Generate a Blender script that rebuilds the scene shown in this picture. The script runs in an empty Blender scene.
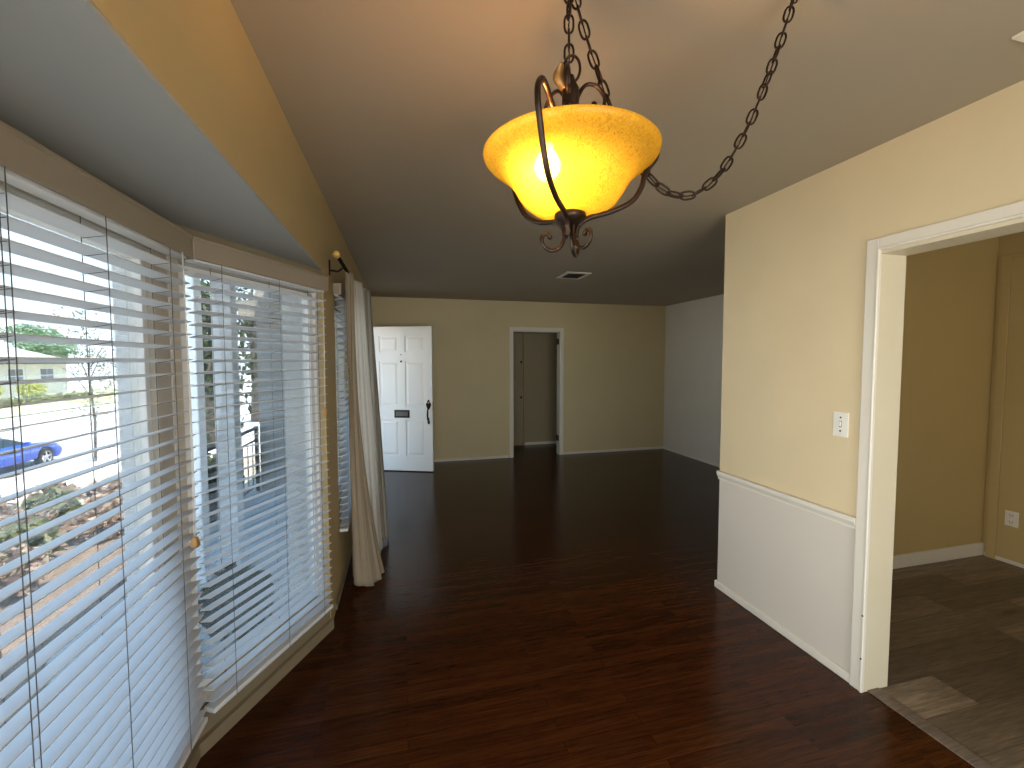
import bpy, bmesh, math, random
from mathutils import Vector, Matrix
random.seed(7)
S = bpy.context.scene
COL = S.collection
PI = math.pi

# ------------------------------------------------------------------ materials
def newmat(name):
    m = bpy.data.materials.new(name); m.use_nodes = True
    nt = m.node_tree; nt.nodes.clear()
    out = nt.nodes.new('ShaderNodeOutputMaterial')
    return m, nt, out

def N(nt, typ, **kw):
    n = nt.nodes.new(typ)
    for k, v in kw.items():
        if k in n.inputs: n.inputs[k].default_value = v
        else: setattr(n, k, v)
    return n

def L(nt, a, ao, b, bi): nt.links.new(a.outputs[ao], b.inputs[bi])

def c4(c): return (c[0], c[1], c[2], 1)

def paint(name, col, rough=.55, var=.06, scale=3., bump=.02, bscale=180., metal=0., spec=.5, coat=0.):
    m, nt, out = newmat(name)
    b = N(nt, 'ShaderNodeBsdfPrincipled', Roughness=rough, Metallic=metal)
    b.inputs['Specular IOR Level'].default_value = spec
    b.inputs['Coat Weight'].default_value = coat
    tc = N(nt, 'ShaderNodeNewGeometry')
    no = N(nt, 'ShaderNodeTexNoise', Scale=scale, Detail=4.)
    mx = N(nt, 'ShaderNodeMix', data_type='RGBA')
    mx.inputs[6].default_value = c4([x * (1 - var) for x in col])
    mx.inputs[7].default_value = c4([min(1, x * (1 + var)) for x in col])
    L(nt, tc, 'Position', no, 'Vector'); L(nt, no, 'Fac', mx, 0); nt.links.new(mx.outputs[2], b.inputs['Base Color'])
    if bump:
        n2 = N(nt, 'ShaderNodeTexNoise', Scale=bscale, Detail=2.)
        bp = N(nt, 'ShaderNodeBump', Strength=bump * 4, Distance=.002)
        L(nt, tc, 'Position', n2, 'Vector'); L(nt, n2, 'Fac', bp, 'Height'); L(nt, bp, 'Normal', b, 'Normal')
    L(nt, b, 'BSDF', out, 'Surface')
    return m

def twotone(name, low, high, zs):
    """wall paint: one colour under the chair rail, another above it"""
    m = paint(name, high)
    nt = m.node_tree
    b = [n for n in nt.nodes if n.type == 'BSDF_PRINCIPLED'][0]
    src = b.inputs['Base Color'].links[0].from_socket
    g = N(nt, 'ShaderNodeNewGeometry'); sx = N(nt, 'ShaderNodeSeparateXYZ')
    L(nt, g, 'Position', sx, 0)
    gt = N(nt, 'ShaderNodeMath', operation='GREATER_THAN'); gt.inputs[1].default_value = zs
    L(nt, sx, 'Z', gt, 0)
    mx = N(nt, 'ShaderNodeMix', data_type='RGBA'); mx.inputs[6].default_value = c4(low)
    L(nt, gt, 0, mx, 0); nt.links.new(src, mx.inputs[7]); nt.links.new(mx.outputs[2], b.inputs['Base Color'])
    return m

def planks(name, cols, length, width, mortar, mcol, rough, grain, coat=0., knots=False, spec=.5):
    m, nt, out = newmat(name)
    b = N(nt, 'ShaderNodeBsdfPrincipled')
    b.inputs['Coat Weight'].default_value = coat; b.inputs['Coat Roughness'].default_value = .12
    b.inputs['Specular IOR Level'].default_value = spec
    g = N(nt, 'ShaderNodeNewGeometry')
    br = N(nt, 'ShaderNodeTexBrick', offset=.37, offset_frequency=2, squash=1.)
    br.inputs['Color1'].default_value = (0, 0, 0, 1); br.inputs['Color2'].default_value = (1, 1, 1, 1)
    br.inputs['Mortar'].default_value = (.5, .5, .5, 1)
    br.inputs['Scale'].default_value = 1.; br.inputs['Mortar Size'].default_value = mortar
    br.inputs['Mortar Smooth'].default_value = .2; br.inputs['Bias'].default_value = 0.
    br.inputs['Brick Width'].default_value = length; br.inputs['Row Height'].default_value = width
    L(nt, g, 'Position', br, 'Vector')
    # grain: noise stretched along the plank and shifted per plank
    sc = N(nt, 'ShaderNodeVectorMath', operation='MULTIPLY'); sc.inputs[1].default_value = (1.6, 26, 1)
    L(nt, g, 'Position', sc, 0)
    ad = N(nt, 'ShaderNodeVectorMath', operation='ADD'); L(nt, sc, 0, ad, 0)
    mu = N(nt, 'ShaderNodeVectorMath', operation='MULTIPLY'); mu.inputs[1].default_value = (37, 11, 91)
    L(nt, br, 'Color', mu, 0); L(nt, mu, 0, ad, 1)
    no = N(nt, 'ShaderNodeTexNoise', Scale=1.3, Detail=7., Roughness=.62, Distortion=1.1); L(nt, ad, 0, no, 'Vector')
    n2 = N(nt, 'ShaderNodeTexNoise', Scale=5., Detail=3., Roughness=.7); L(nt, ad, 0, n2, 'Vector')
    rp = N(nt, 'ShaderNodeValToRGB')
    e = rp.color_ramp.elements
    e[0].position, e[0].color = .0, c4(cols[0]); e[1].position, e[1].color = 1., c4(cols[-1])
    for i, c in enumerate(cols[1:-1]):
        x = e.new((i + 1) / (len(cols) - 1)); x.color = c4(c)
    mix = N(nt, 'ShaderNodeMath', operation='MULTIPLY_ADD'); mix.inputs[1].default_value = 1 - grain
    L(nt, br, 'Color', mix, 0)
    gm = N(nt, 'ShaderNodeMath', operation='MULTIPLY'); gm.inputs[1].default_value = grain
    st = N(nt, 'ShaderNodeMapRange'); st.inputs[1].default_value = .3; st.inputs[2].default_value = .7
    L(nt, no, 'Fac', st, 0); L(nt, st, 0, gm, 0); L(nt, gm, 0, mix, 2); L(nt, mix, 0, rp, 'Fac')
    fine = N(nt, 'ShaderNodeMapRange'); fine.inputs[1].default_value = .35; fine.inputs[2].default_value = .65
    fine.inputs[3].default_value = .62; fine.inputs[4].default_value = 1.2
    L(nt, n2, 'Fac', fine, 0)
    m2 = N(nt, 'ShaderNodeMix', data_type='RGBA', blend_type='MULTIPLY'); m2.inputs[0].default_value = 1.
    nt.links.new(rp.outputs[0], m2.inputs[6]); nt.links.new(fine.outputs[0], m2.inputs[7])
    m3 = N(nt, 'ShaderNodeMix', data_type='RGBA'); m3.inputs[7].default_value = c4(mcol)
    nt.links.new(m2.outputs[2], m3.inputs[6]); L(nt, br, 'Fac', m3, 0)
    last = m3
    if knots:
        s2 = N(nt, 'ShaderNodeVectorMath', operation='MULTIPLY'); s2.inputs[1].default_value = (1.3, 5, 1); L(nt, g, 'Position', s2, 0)
        vo = N(nt, 'ShaderNodeTexVoronoi', Scale=1.1); L(nt, s2, 0, vo, 'Vector')
        kr = N(nt, 'ShaderNodeMapRange'); kr.inputs[1].default_value = .03; kr.inputs[2].default_value = .16
        kr.inputs[3].default_value = .75; kr.inputs[4].default_value = 0.; L(nt, vo, 'Distance', kr, 0)
        m4 = N(nt, 'ShaderNodeMix', data_type='RGBA'); m4.inputs[7].default_value = c4([x * .35 for x in cols[0]])
        nt.links.new(m3.outputs[2], m4.inputs[6]); L(nt, kr, 0, m4, 0); last = m4
    nt.links.new(last.outputs[2], b.inputs['Base Color'])
    rr = N(nt, 'ShaderNodeMapRange'); rr.inputs[3].default_value = rough - .05; rr.inputs[4].default_value = rough + .12
    L(nt, n2, 'Fac', rr, 0); L(nt, rr, 0, b, 'Roughness')
    bp = N(nt, 'ShaderNodeBump', Strength=.12, Distance=.001); inv = N(nt, 'ShaderNodeMath', operation='MULTIPLY_ADD')
    inv.inputs[1].default_value = -1.2; L(nt, br, 'Fac', inv, 0); L(nt, n2, 'Fac', inv, 2)
    L(nt, inv, 0, bp, 'Height'); L(nt, bp, 'Normal', b, 'Normal')
    L(nt, b, 'BSDF', out, 'Surface')
    return m

def pane_mat(name):
    m, nt, out = newmat(name)
    t = N(nt, 'ShaderNodeBsdfTransparent'); t.inputs[0].default_value = (.96, .98, .97, 1)
    gl = N(nt, 'ShaderNodeBsdfGlossy', Roughness=.02)
    fr = N(nt, 'ShaderNodeFresnel', IOR=1.45)
    sm = N(nt, 'ShaderNodeMath', operation='MULTIPLY'); sm.inputs[1].default_value = .6
    mx = N(nt, 'ShaderNodeMixShader')
    L(nt, fr, 0, sm, 0); L(nt, sm, 0, mx, 0); L(nt, t, 0, mx, 1); L(nt, gl, 0, mx, 2); L(nt, mx, 0, out, 'Surface')
    return m

def cloth(name, col, trans, weave=900., thin=0.):
    m, nt, out = newmat(name)
    g = N(nt, 'ShaderNodeNewGeometry')
    no = N(nt, 'ShaderNodeTexNoise', Scale=60., Detail=3.); L(nt, g, 'Position', no, 'Vector')
    mx = N(nt, 'ShaderNodeMix', data_type='RGBA')
    mx.inputs[6].default_value = c4([x * .9 for x in col]); mx.inputs[7].default_value = c4(col)
    L(nt, no, 'Fac', mx, 0)
    d = N(nt, 'ShaderNodeBsdfDiffuse'); tr = N(nt, 'ShaderNodeBsdfTranslucent')
    nt.links.new(mx.outputs[2], d.inputs[0]); nt.links.new(mx.outputs[2], tr.inputs[0])
    ms = N(nt, 'ShaderNodeMixShader'); ms.inputs[0].default_value = trans
    L(nt, d, 0, ms, 1); L(nt, tr, 0, ms, 2)
    last = ms
    if thin:
        tp = N(nt, 'ShaderNodeBsdfTransparent'); m2 = N(nt, 'ShaderNodeMixShader'); m2.inputs[0].default_value = thin
        L(nt, ms, 0, m2, 1); L(nt, tp, 0, m2, 2); last = m2
    L(nt, last, 0, out, 'Surface')
    return m

def amber_glass(name):
    m, nt, out = newmat(name)
    g = N(nt, 'ShaderNodeNewGeometry')
    no = N(nt, 'ShaderNodeTexNoise', Scale=85., Detail=6., Roughness=.75, Distortion=2.2); L(nt, g, 'Position', no, 'Vector')
    rp = N(nt, 'ShaderNodeValToRGB')
    e = rp.color_ramp.elements
    e[0].position, e[0].color = .34, (.26, .21, .025, 1); e[1].position, e[1].color = .60, (.58, .52, .09, 1)
    L(nt, no, 'Fac', rp, 0)
    d = N(nt, 'ShaderNodeBsdfDiffuse'); tr = N(nt, 'ShaderNodeBsdfTranslucent'); gl = N(nt, 'ShaderNodeBsdfGlossy', Roughness=.3)
    d.inputs[0].default_value = (.42, .20, .02, 1)
    nt.links.new(rp.outputs[0], tr.inputs[0])
    m1 = N(nt, 'ShaderNodeMixShader'); m1.inputs[0].default_value = .62; L(nt, d, 0, m1, 1); L(nt, tr, 0, m1, 2)
    m2 = N(nt, 'ShaderNodeMixShader'); m2.inputs[0].default_value = .02; L(nt, m1, 0, m2, 1); L(nt, gl, 0, m2, 2)
    tp = N(nt, 'ShaderNodeBsdfTransparent'); m3 = N(nt, 'ShaderNodeMixShader'); m3.inputs[0].default_value = .2
    L(nt, m2, 0, m3, 1); L(nt, tp, 0, m3, 2); L(nt, m3, 0, out, 'Surface')
    return m

def emit(name, col, s):
    m, nt, out = newmat(name); e = N(nt, 'ShaderNodeEmission', Strength=s); e.inputs[0].default_value = c4(col)
    tp = N(nt, 'ShaderNodeBsdfTransparent'); mx = N(nt, 'ShaderNodeMixShader'); mx.inputs[0].default_value = .85
    L(nt, e, 0, mx, 1); L(nt, tp, 0, mx, 2); L(nt, mx, 0, out, 'Surface'); return m

def foliage_mat(name, a, b_):
    m, nt, out = newmat(name)
    g = N(nt, 'ShaderNodeNewGeometry'); mx = N(nt, 'ShaderNodeMix', data_type='RGBA')
    mx.inputs[6].default_value = c4(a); mx.inputs[7].default_value = c4(b_)
    L(nt, g, 'Random Per Island', mx, 0)
    d = N(nt, 'ShaderNodeBsdfDiffuse'); tr = N(nt, 'ShaderNodeBsdfTranslucent'); ms = N(nt, 'ShaderNodeMixShader'); ms.inputs[0].default_value = .3
    nt.links.new(mx.outputs[2], d.inputs[0]); nt.links.new(mx.outputs[2], tr.inputs[0]); L(nt, d, 0, ms, 1); L(nt, tr, 0, ms, 2)
    L(nt, ms, 0, out, 'Surface'); return m

def block_mat(name, col, mcol, w, h):
    m, nt, out = newmat(name)
    b = N(nt, 'ShaderNodeBsdfPrincipled', Roughness=.85)
    g = N(nt, 'ShaderNodeNewGeometry'); sx = N(nt, 'ShaderNodeSeparateXYZ'); L(nt, g, 'Position', sx, 0)
    a = N(nt, 'ShaderNodeMath', operation='ADD'); L(nt, sx, 'X', a, 0); L(nt, sx, 'Y', a, 1)
    cb = N(nt, 'ShaderNodeCombineXYZ'); L(nt, a, 0, cb, 'X'); L(nt, sx, 'Z', cb, 'Y')
    br = N(nt, 'ShaderNodeTexBrick'); br.inputs['Scale'].default_value = 1.
    br.inputs['Brick Width'].default_value = w; br.inputs['Row Height'].default_value = h
    br.inputs['Mortar Size'].default_value = .006
    br.inputs['Color1'].default_value = c4(col); br.inputs['Color2'].default_value = c4([x * .8 for x in col]); br.inputs['Mortar'].default_value = c4(mcol)
    L(nt, cb, 0, br, 'Vector'); L(nt, br, 'Color', b, 'Base Color'); L(nt, b, 0, out, 'Surface'); return m

M = {}
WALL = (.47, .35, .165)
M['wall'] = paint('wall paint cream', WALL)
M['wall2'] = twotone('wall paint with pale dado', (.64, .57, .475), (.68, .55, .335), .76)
M['far'] = paint('wall paint olive beige', (.60, .49, .275))
M['hall'] = paint('hall paint darkened for shade', (.34, .27, .155))  # the hall's dimness is put into this darker wall colour
M['kitchen'] = paint('wall paint tan', (.50, .37, .155))
M['ceil'] = paint('ceiling paint', (.36, .30, .215), rough=.8, var=.05, scale=1.2)
M['bayceil'] = paint('bay ceiling paint', (.36, .355, .32), rough=.8, var=.05)
M['trim'] = paint('trim gloss paint', (.72, .66, .55), rough=.35, var=.04, bump=.004)
M['tantrim'] = paint('bay trim shaded paint', (.25, .195, .12), rough=.45, var=.06, bump=.006)  # tan darkened to carry the shade around the bay
M['white'] = paint('white gloss paint', (.80, .78, .74), rough=.4, var=.02, bump=.004)
M['doorwhite'] = paint('door white paint', (.86, .81, .71), rough=.4, var=.02, bump=.004)
M['slat'] = paint('blind slat white', (.68, .69, .70), rough=.45, var=.01, bump=0)
M['valance'] = paint('blind valance shaded cream', (.30, .245, .18), rough=.45, var=.03, bump=0)  # shade under the bay header is put into this base colour
M['cord'] = paint('blind cord', (.10, .10, .095), rough=.9, var=.02, bump=0)
M['whitecord'] = paint('blind pull cord', (.75, .70, .60), rough=.9, var=.02, bump=0)
M['tassel'] = paint('wood tassel', (.45, .25, .09), rough=.5, var=.1, bump=0)
M['floor'] = planks('dark oak strip floor', [(.024, .0055, .0013), (.048, .0122, .0026), (.082, .0235, .005)], .95, .057, .0008, (.009, .003, .001), .17, .6, coat=0., spec=.22)
M['lvp'] = planks('grey brown plank floor', [(.060, .042, .025), (.145, .105, .066), (.31, .235, .15)], 1.22, .18, .0012, (.05, .036, .024), .42, .42, knots=True)
M['threshold'] = planks('threshold wood', [(.14, .10, .07), (.2, .15, .11)], 3, .2, .0005, (.1, .07, .05), .45, .6)
M['bronze'] = paint('dark bronze iron', (.035, .020, .012), rough=.38, var=.35, scale=60, metal=.75, bump=.03, bscale=400)
M['gold'] = paint('rubbed bronze leaf', (.30, .19, .07), rough=.4, var=.3, scale=80, metal=.7, bump=0)
M['darkmetal'] = paint('dark metal', (.02, .018, .016), rough=.35, metal=.8, bump=0)
M['slotmetal'] = paint('mail slot metal', (.09, .085, .07), rough=.4, metal=.7, bump=0)
M['black'] = paint('black void', (.006, .005, .005), rough=.9, bump=0)
M['brass'] = paint('brass', (.55, .36, .10), rough=.3, metal=.9, bump=0)
M['rodwood'] = paint('rod finial', (.62, .40, .10), rough=.4, bump=0)
M['shade'] = amber_glass('amber scavo glass')
M['bulb'] = emit('bulb glow', (1., .80, .50), 110.)
M['plastic'] = paint('ivory plastic', (.78, .74, .64), rough=.35, var=.01, bump=0)
M['shaded_cloth'] = cloth('shade-tinted linen', (.43, .35, .25), .25)  # tan stands for shade on a pale curtain, put into the colour
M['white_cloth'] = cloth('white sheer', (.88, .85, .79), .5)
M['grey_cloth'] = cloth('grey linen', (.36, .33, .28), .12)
M['pane'] = pane_mat('window pane')
M['sash'] = paint('weathered sash paint', (.55, .49, .40), rough=.5, bump=.01)
M['extwhite'] = paint('exterior white paint', (.80, .80, .80), rough=.6)
M['stucco'] = block_mat('painted block wall', (.42, .40, .36), (.30, .28, .25), .4, .2)
M['concrete'] = paint('porch concrete', (.42, .42, .41), rough=.85, var=.12, scale=5)
M['drive'] = paint('pale concrete drive', (.62, .60, .57), rough=.9, var=.06, scale=2)
M['asphalt'] = paint('sun bleached asphalt', (.42, .41, .40), rough=.9, var=.08, scale=3)
M['soil'] = paint('bark soil', (.16, .115, .085), rough=1, var=.5, scale=14, bump=.05, bscale=60)
M['yard'] = paint('dry yard ground', (.34, .30, .23), rough=1, var=.25, scale=5)
M['lawn'] = paint('dry lawn', (.42, .42, .25), rough=1, var=.3, scale=6)
M['iron'] = paint('wrought iron rail', (.045, .037, .032), rough=.5, metal=.4, bump=0)
M['bark'] = paint('tree bark', (.10, .08, .065), rough=1, var=.4, scale=20)
M['leafgreen'] = foliage_mat('green leaves', (.10, .19, .10), (.26, .36, .22))
M['leafdark'] = foliage_mat('dark leaves', (.022, .03, .018), (.07, .085, .05))
M['leafyel'] = foliage_mat('yellow green leaves', (.34, .38, .12), (.55, .56, .25))
M['leafbrown'] = foliage_mat('dry brown leaves', (.14, .085, .06), (.50, .40, .33))
M['leafgrey'] = foliage_mat('grey green leaves', (.09, .11, .06), (.24, .25, .15))
M['carblue'] = paint('blue car paint', (.015, .075, .42), rough=.25, metal=.2, var=.02, bump=0, coat=.6)
M['carglass'] = paint('car glass', (.02, .035, .045), rough=.08, bump=0)
M['tyre'] = paint('tyre rubber', (.015, .015, .016), rough=.8, bump=0)
M['alloy'] = paint('alloy rim', (.6, .6, .62), rough=.3, metal=.8, bump=0)
M['roofgrey'] = paint('grey shingle', (.40, .41, .43), rough=.9, var=.12, scale=4)
M['roofdark'] = paint('dark roof edge', (.07, .07, .075), rough=.9)
M['housewall'] = paint('house wall', (.68, .65, .60), rough=.9)
M['housewin'] = paint('house window', (.10, .11, .13), rough=.15, bump=0)

# ------------------------------------------------------------------ mesh helpers
class MB:
    def __init__(s): s.v, s.f, s.sm = [], [], []
    def add(s, vs, fs, smooth=False):
        o = len(s.v); s.v += [tuple(v) for v in vs]
        for f in fs: s.f.append(tuple(i + o for i in f)); s.sm.append(smooth)
        return s
    def box(s, a, b):
        x0, y0, z0 = [min(p, q) for p, q in zip(a, b)]; x1, y1, z1 = [max(p, q) for p, q in zip(a, b)]
        return s.prism([(x0, y0), (x1, y0), (x1, y1), (x0, y1)], z0, z1)
    def prism(s, poly, z0, z1):
        n = len(poly)
        if sum(poly[i][0] * poly[(i + 1) % n][1] - poly[(i + 1) % n][0] * poly[i][1] for i in range(n)) < 0: poly = poly[::-1]
        vs = [(x, y, z0) for x, y in poly] + [(x, y, z1) for x, y in poly]
        fs = [tuple(range(n - 1, -1, -1)), tuple(range(n, 2 * n))] + [(i, (i + 1) % n, n + (i + 1) % n, n + i) for i in range(n)]
        return s.add(vs, fs)
    def frame(s, o, ax, ay, az, a, b):
        """box in the local frame (o; ax, ay, az) between corners a and b"""
        o, ax, ay, az = map(Vector, (o, ax, ay, az)); a2 = [min(p, q) for p, q in zip(a, b)]; b2 = [max(p, q) for p, q in zip(a, b)]
        vs = [o + ax * x + ay * y + az * z for z in (a2[2], b2[2]) for x, y in ((a2[0], a2[1]), (b2[0], a2[1]), (b2[0], b2[1]), (a2[0], b2[1]))]
        fs = [(3, 2, 1, 0), (4, 5, 6, 7), (0, 1, 5, 4), (1, 2, 6, 5), (2, 3, 7, 6), (3, 0, 4, 7)]
        if ax.cross(ay).dot(az) < 0: fs = [f[::-1] for f in fs]
        return s.add(vs, fs)
    def extrude(s, pts, d):
        """planar loop of 3-D points swept by the vector d"""
        n = len(pts); pts = [Vector(p) for p in pts]; d = Vector(d)
        nrm = Vector((0, 0, 0))
        for i in range(n): nrm += pts[i].cross(pts[(i + 1) % n])
        if nrm.dot(d) < 0: pts = pts[::-1]
        vs = pts + [p + d for p in pts]
        return s.add(vs, [tuple(range(n - 1, -1, -1)), tuple(range(n, 2 * n))] + [(i, (i + 1) % n, n + (i + 1) % n, n + i) for i in range(n)])
    def tube(s, pts, r, n=8, closed=False, flat=None):
        pts = [Vector(p) for p in pts]; m = len(pts)
        rs = r if isinstance(r, (list, tuple)) else [r] * m
        vs = []; prev = None
        for i, p in enumerate(pts):
            if closed: t = pts[(i + 1) % m] - pts[i - 1]
            else: t = pts[min(i + 1, m - 1)] - pts[max(i - 1, 0)]
            t.normalize()
            if prev is None:
                u = t.cross(Vector((0, 0, 1)))
                if u.length < .05: u = t.cross(Vector((0, 1, 0)))
            else: u = prev - t * prev.dot(t)
            u.normalize(); prev = u; w = t.cross(u)
            for k in range(n):
                a = 2 * PI * k / n
                vs.append(p + (u * math.cos(a) + w * math.sin(a) * (flat or 1)) * rs[i])
        fs = []
        for i in range(m if closed else m - 1):
            j = (i + 1) % m
            for k in range(n): fs.append((i * n + k, i * n + (k + 1) % n, j * n + (k + 1) % n, j * n + k))
        if not closed: fs += [tuple(range(n - 1, -1, -1)), tuple((m - 1) * n + k for k in range(n))]
        return s.add(vs, fs, True)
    def lathe(s, prof, c, n=48, axis=None, close=False):
        c = Vector(c); vs = []
        az = Vector(axis).normalized() if axis else Vector((0, 0, 1))
        ax = az.orthogonal().normalized(); ay = az.cross(ax)
        for r, z in prof:
            for k in range(n):
                a = 2 * PI * k / n; vs.append(c + (ax * math.cos(a) + ay * math.sin(a)) * max(r, 1e-5) + az * z)
        fs = []
        m = len(prof)
        for i in range(m if close else m - 1):
            j = (i + 1) % m
            for k in range(n): fs.append((i * n + k, i * n + (k + 1) % n, j * n + (k + 1) % n, j * n + k))
        return s.add(vs, fs, True)
    def grid(s, P, nu, nv, smooth=True):
        vs = [P(i / nu, j / nv) for j in range(nv + 1) for i in range(nu + 1)]
        w = nu + 1
        return s.add(vs, [(j * w + i, j * w + i + 1, (j + 1) * w + i + 1, (j + 1) * w + i) for j in range(nv) for i in range(nu)], smooth)
    def leaves(s, c, rad, n, size, shell=.5):
        for _ in range(n):
            while True:
                p = Vector([random.uniform(-1, 1) for _ in range(3)])
                if shell < p.length < 1: break
            q = Vector((c[0] + p.x * rad[0], c[1] + p.y * rad[1], c[2] + p.z * rad[2]))
            a = Vector([random.gauss(0, 1) for _ in range(3)]).normalized(); b = a.orthogonal().normalized()
            k = size * random.uniform(.6, 1.4)
            s.add([q - a * k, q + b * k * .42, q + a * k, q - b * k * .42], [(0, 1, 2, 3)])
        return s
    def build(s, name, mat, parent=None, bevel=0., solid=0., seg=2, weld=False):
        me = bpy.data.meshes.new(name)
        zs = [v[2] for v in s.v]; xs = [v[0] for v in s.v]; ys = [v[1] for v in s.v]
        c = Vector(((min(xs) + max(xs)) / 2, (min(ys) + max(ys)) / 2, min(zs)))
        me.from_pydata([Vector(v) - c for v in s.v], [], s.f)
        me.polygons.foreach_set('use_smooth', s.sm)
        me.materials.append(M[mat] if isinstance(mat, str) else mat)
        o = bpy.data.objects.new(name, me); COL.objects.link(o)
        w = c
        if parent is not None:
            o.parent = parent; o.location = c - ORG[parent.name]
        else: o.location = c
        ORG[o.name] = c
        if solid:
            md = o.modifiers.new('solid', 'SOLIDIFY'); md.thickness = solid; md.offset = 0
        if bevel:
            md = o.modifiers.new('bevel', 'BEVEL'); md.width = bevel; md.segments = seg; md.limit_method = 'ANGLE'; md.angle_limit = .6
        return o
ORG = {}

def tag(o, label=None, cat=None, group=None, kind=None):
    if label: o['label'] = label
    if cat: o['category'] = cat
    if group: o['group'] = group
    if kind: o['kind'] = kind
    return o
def thing(name, loc, label, cat, group=None, kind=None):
    o = bpy.data.objects.new(name, None); COL.objects.link(o); o.location = loc; o.empty_display_size = .1
    ORG[o.name] = Vector(loc)
    return tag(o, label, cat, group, kind)
def struct(o, label, cat): return tag(o, label, cat, None, 'structure')
def B(*boxes):
    m = MB()
    for a, b in boxes: m.box(a, b)
    return m

# ------------------------------------------------------------------ dimensions (metres; X right, Y into the room, Z up)
H = 2.44
A = -.416            # inner face of the left wall
RX, RB = 2.0174, 2.146  # partition faces
Y1 = 2.387           # partition end
F = 6.513            # far wall
X2 = 4.345           # living room right wall
YB = -1.6            # wall behind
XK = 4.356
BAYZ = 2.006
W0, W1, W2, W3 = (A, 2.56), (-.79, 1.82), (-.79, .30), (A, -.44)   # inner line of the bay walls
TW = .17
def off(p, q, d):
    """unit along p->q and outward normal (away from the room)"""
    t = Vector((q[0] - p[0], q[1] - p[1], 0)).normalized()
    return t, Vector((-t.y, t.x, 0)) * d

# ------------------------------------------------------------------ floors
m = MB()
m.prism([(A - .01, YB), (RX + .02, YB), (RX + .02, Y1 + .0), (X2, Y1), (X2, F), (3.3, F), (3.3, 7.44), (1.1, 7.44), (1.1, F), (A - .02, F), (A - .02, 2.60), W0, W1, W2, W3], -.12, 0)
struct(m.build('floor', 'floor'), 'dark red-brown strip wood floor running through both rooms', 'floor')
m = MB(); m.box((RX + .02, YB, -.12), (XK, 2.31, 0))
struct(m.build('floor_kitchen', 'lvp'), 'grey-brown wide plank floor seen through the cased opening', 'floor')
m = B(((RX + .018, .45, 0), (RX + .085, 1.46, .007)))
struct(m.build('trim_threshold', 'threshold', bevel=.003), 'light wood threshold strip between dark and grey floors', 'trim')

# ------------------------------------------------------------------ ceilings
m = B(((A - .2, YB - .1, H), (XK + .1, F + .1, H + .1)), ((1.0, F, H), (3.4, 7.6, H + .1)))
struct(m.build('ceiling', 'ceil'), 'smooth plaster main ceiling over dining and living rooms', 'ceiling')
m = MB(); m.prism([(A - .0005, 2.56), (A - .02, 2.58), (-.95, 1.88), (-.95, .24), (A - .02, -.5), (A - .0005, -.44)], BAYZ, BAYZ + .06)
struct(m.build('ceiling_bay', 'bayceil'), 'low grey ceiling over the bay window', 'ceiling')

# ------------------------------------------------------------------ walls
DY0, DY1, DZ = 5.32, 6.235, 2.0          # front door opening
WY0, WY1, WZ0, WZ1 = 2.98, 5.0, .44, 1.95  # window behind curtains
xo = A - .18
m = B(((xo, 2.56, -.1), (A, WY0, H)), ((xo, WY0, -.1), (A, WY1, WZ0)), ((xo, WY0, WZ1), (A, WY1, H)),
      ((xo, WY1, -.1), (A, DY0, H)), ((xo, DY0, DZ), (A, DY1, H)), ((xo, DY1, -.1), (A, F, H)),
      ((A - .1, -.44, BAYZ + .01), (A, 2.56, H)), ((xo, YB, -.1), (A, -.44, H)))
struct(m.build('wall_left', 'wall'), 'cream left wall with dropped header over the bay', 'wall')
m = B(((A - .2, F, -.1), (1.66, F + .12, H)), ((1.66, F, 1.99), (2.455, F + .12, H)), ((2.455, F, -.1), (X2 + .1, F + .12, H)))
struct(m.build('wall_far', 'far'), 'dim olive-beige far wall with a doorway', 'wall')
m = B(((X2, Y1 - .09, -.1), (X2 + .1, F + .12, H)))
struct(m.build('wall_living_right', paint('wall paint cool beige', (.66, .60, .49))), 'pale right wall of the living room beyond the partition', 'wall')
OY0 = .42
m = B(((RX, 1.458, -.1), (RB, Y1, H)), ((RX, OY0, 1.985), (RB, 1.458, H)), ((RX, YB, -.1), (RB, OY0, H)),
      ((RB, 2.31, -.1), (X2 + .1, Y1, H)))
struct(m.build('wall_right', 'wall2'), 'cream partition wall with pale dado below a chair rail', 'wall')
m = B(((RB, 2.29, 0), (XK, 2.311, H)), ((XK, YB, -.1), (XK + .1, 2.31, H)), ((RB, YB, 0), (RB + .012, OY0 - .05, H)))
struct(m.build('wall_kitchen', 'kitchen'), 'tan kitchen walls seen through the cased opening', 'wall')
m = B(((A - .2, YB - .1, -.1), (-.3, YB, H)), ((-.3, YB - .1, -.1), (1.85, YB, .04)), ((-.3, YB - .1, 2.1), (1.85, YB, H)), ((1.85, YB - .1, -.1), (2.6, YB, H)),
      ((2.6, YB - .1, -.1), (3.8, YB, 1.0)), ((2.6, YB - .1, 2.0), (3.8, YB, H)), ((3.8, YB - .1, -.1), (XK + .1, YB, H)))
struct(m.build('wall_back', 'wall'), 'cream wall behind with two windows added for light', 'wall')
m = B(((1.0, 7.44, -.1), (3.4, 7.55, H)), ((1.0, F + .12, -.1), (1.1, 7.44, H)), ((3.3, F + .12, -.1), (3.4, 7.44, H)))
struct(m.build('wall_hall', 'hall'), 'dim hallway walls beyond the far doorway', 'wall')

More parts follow.
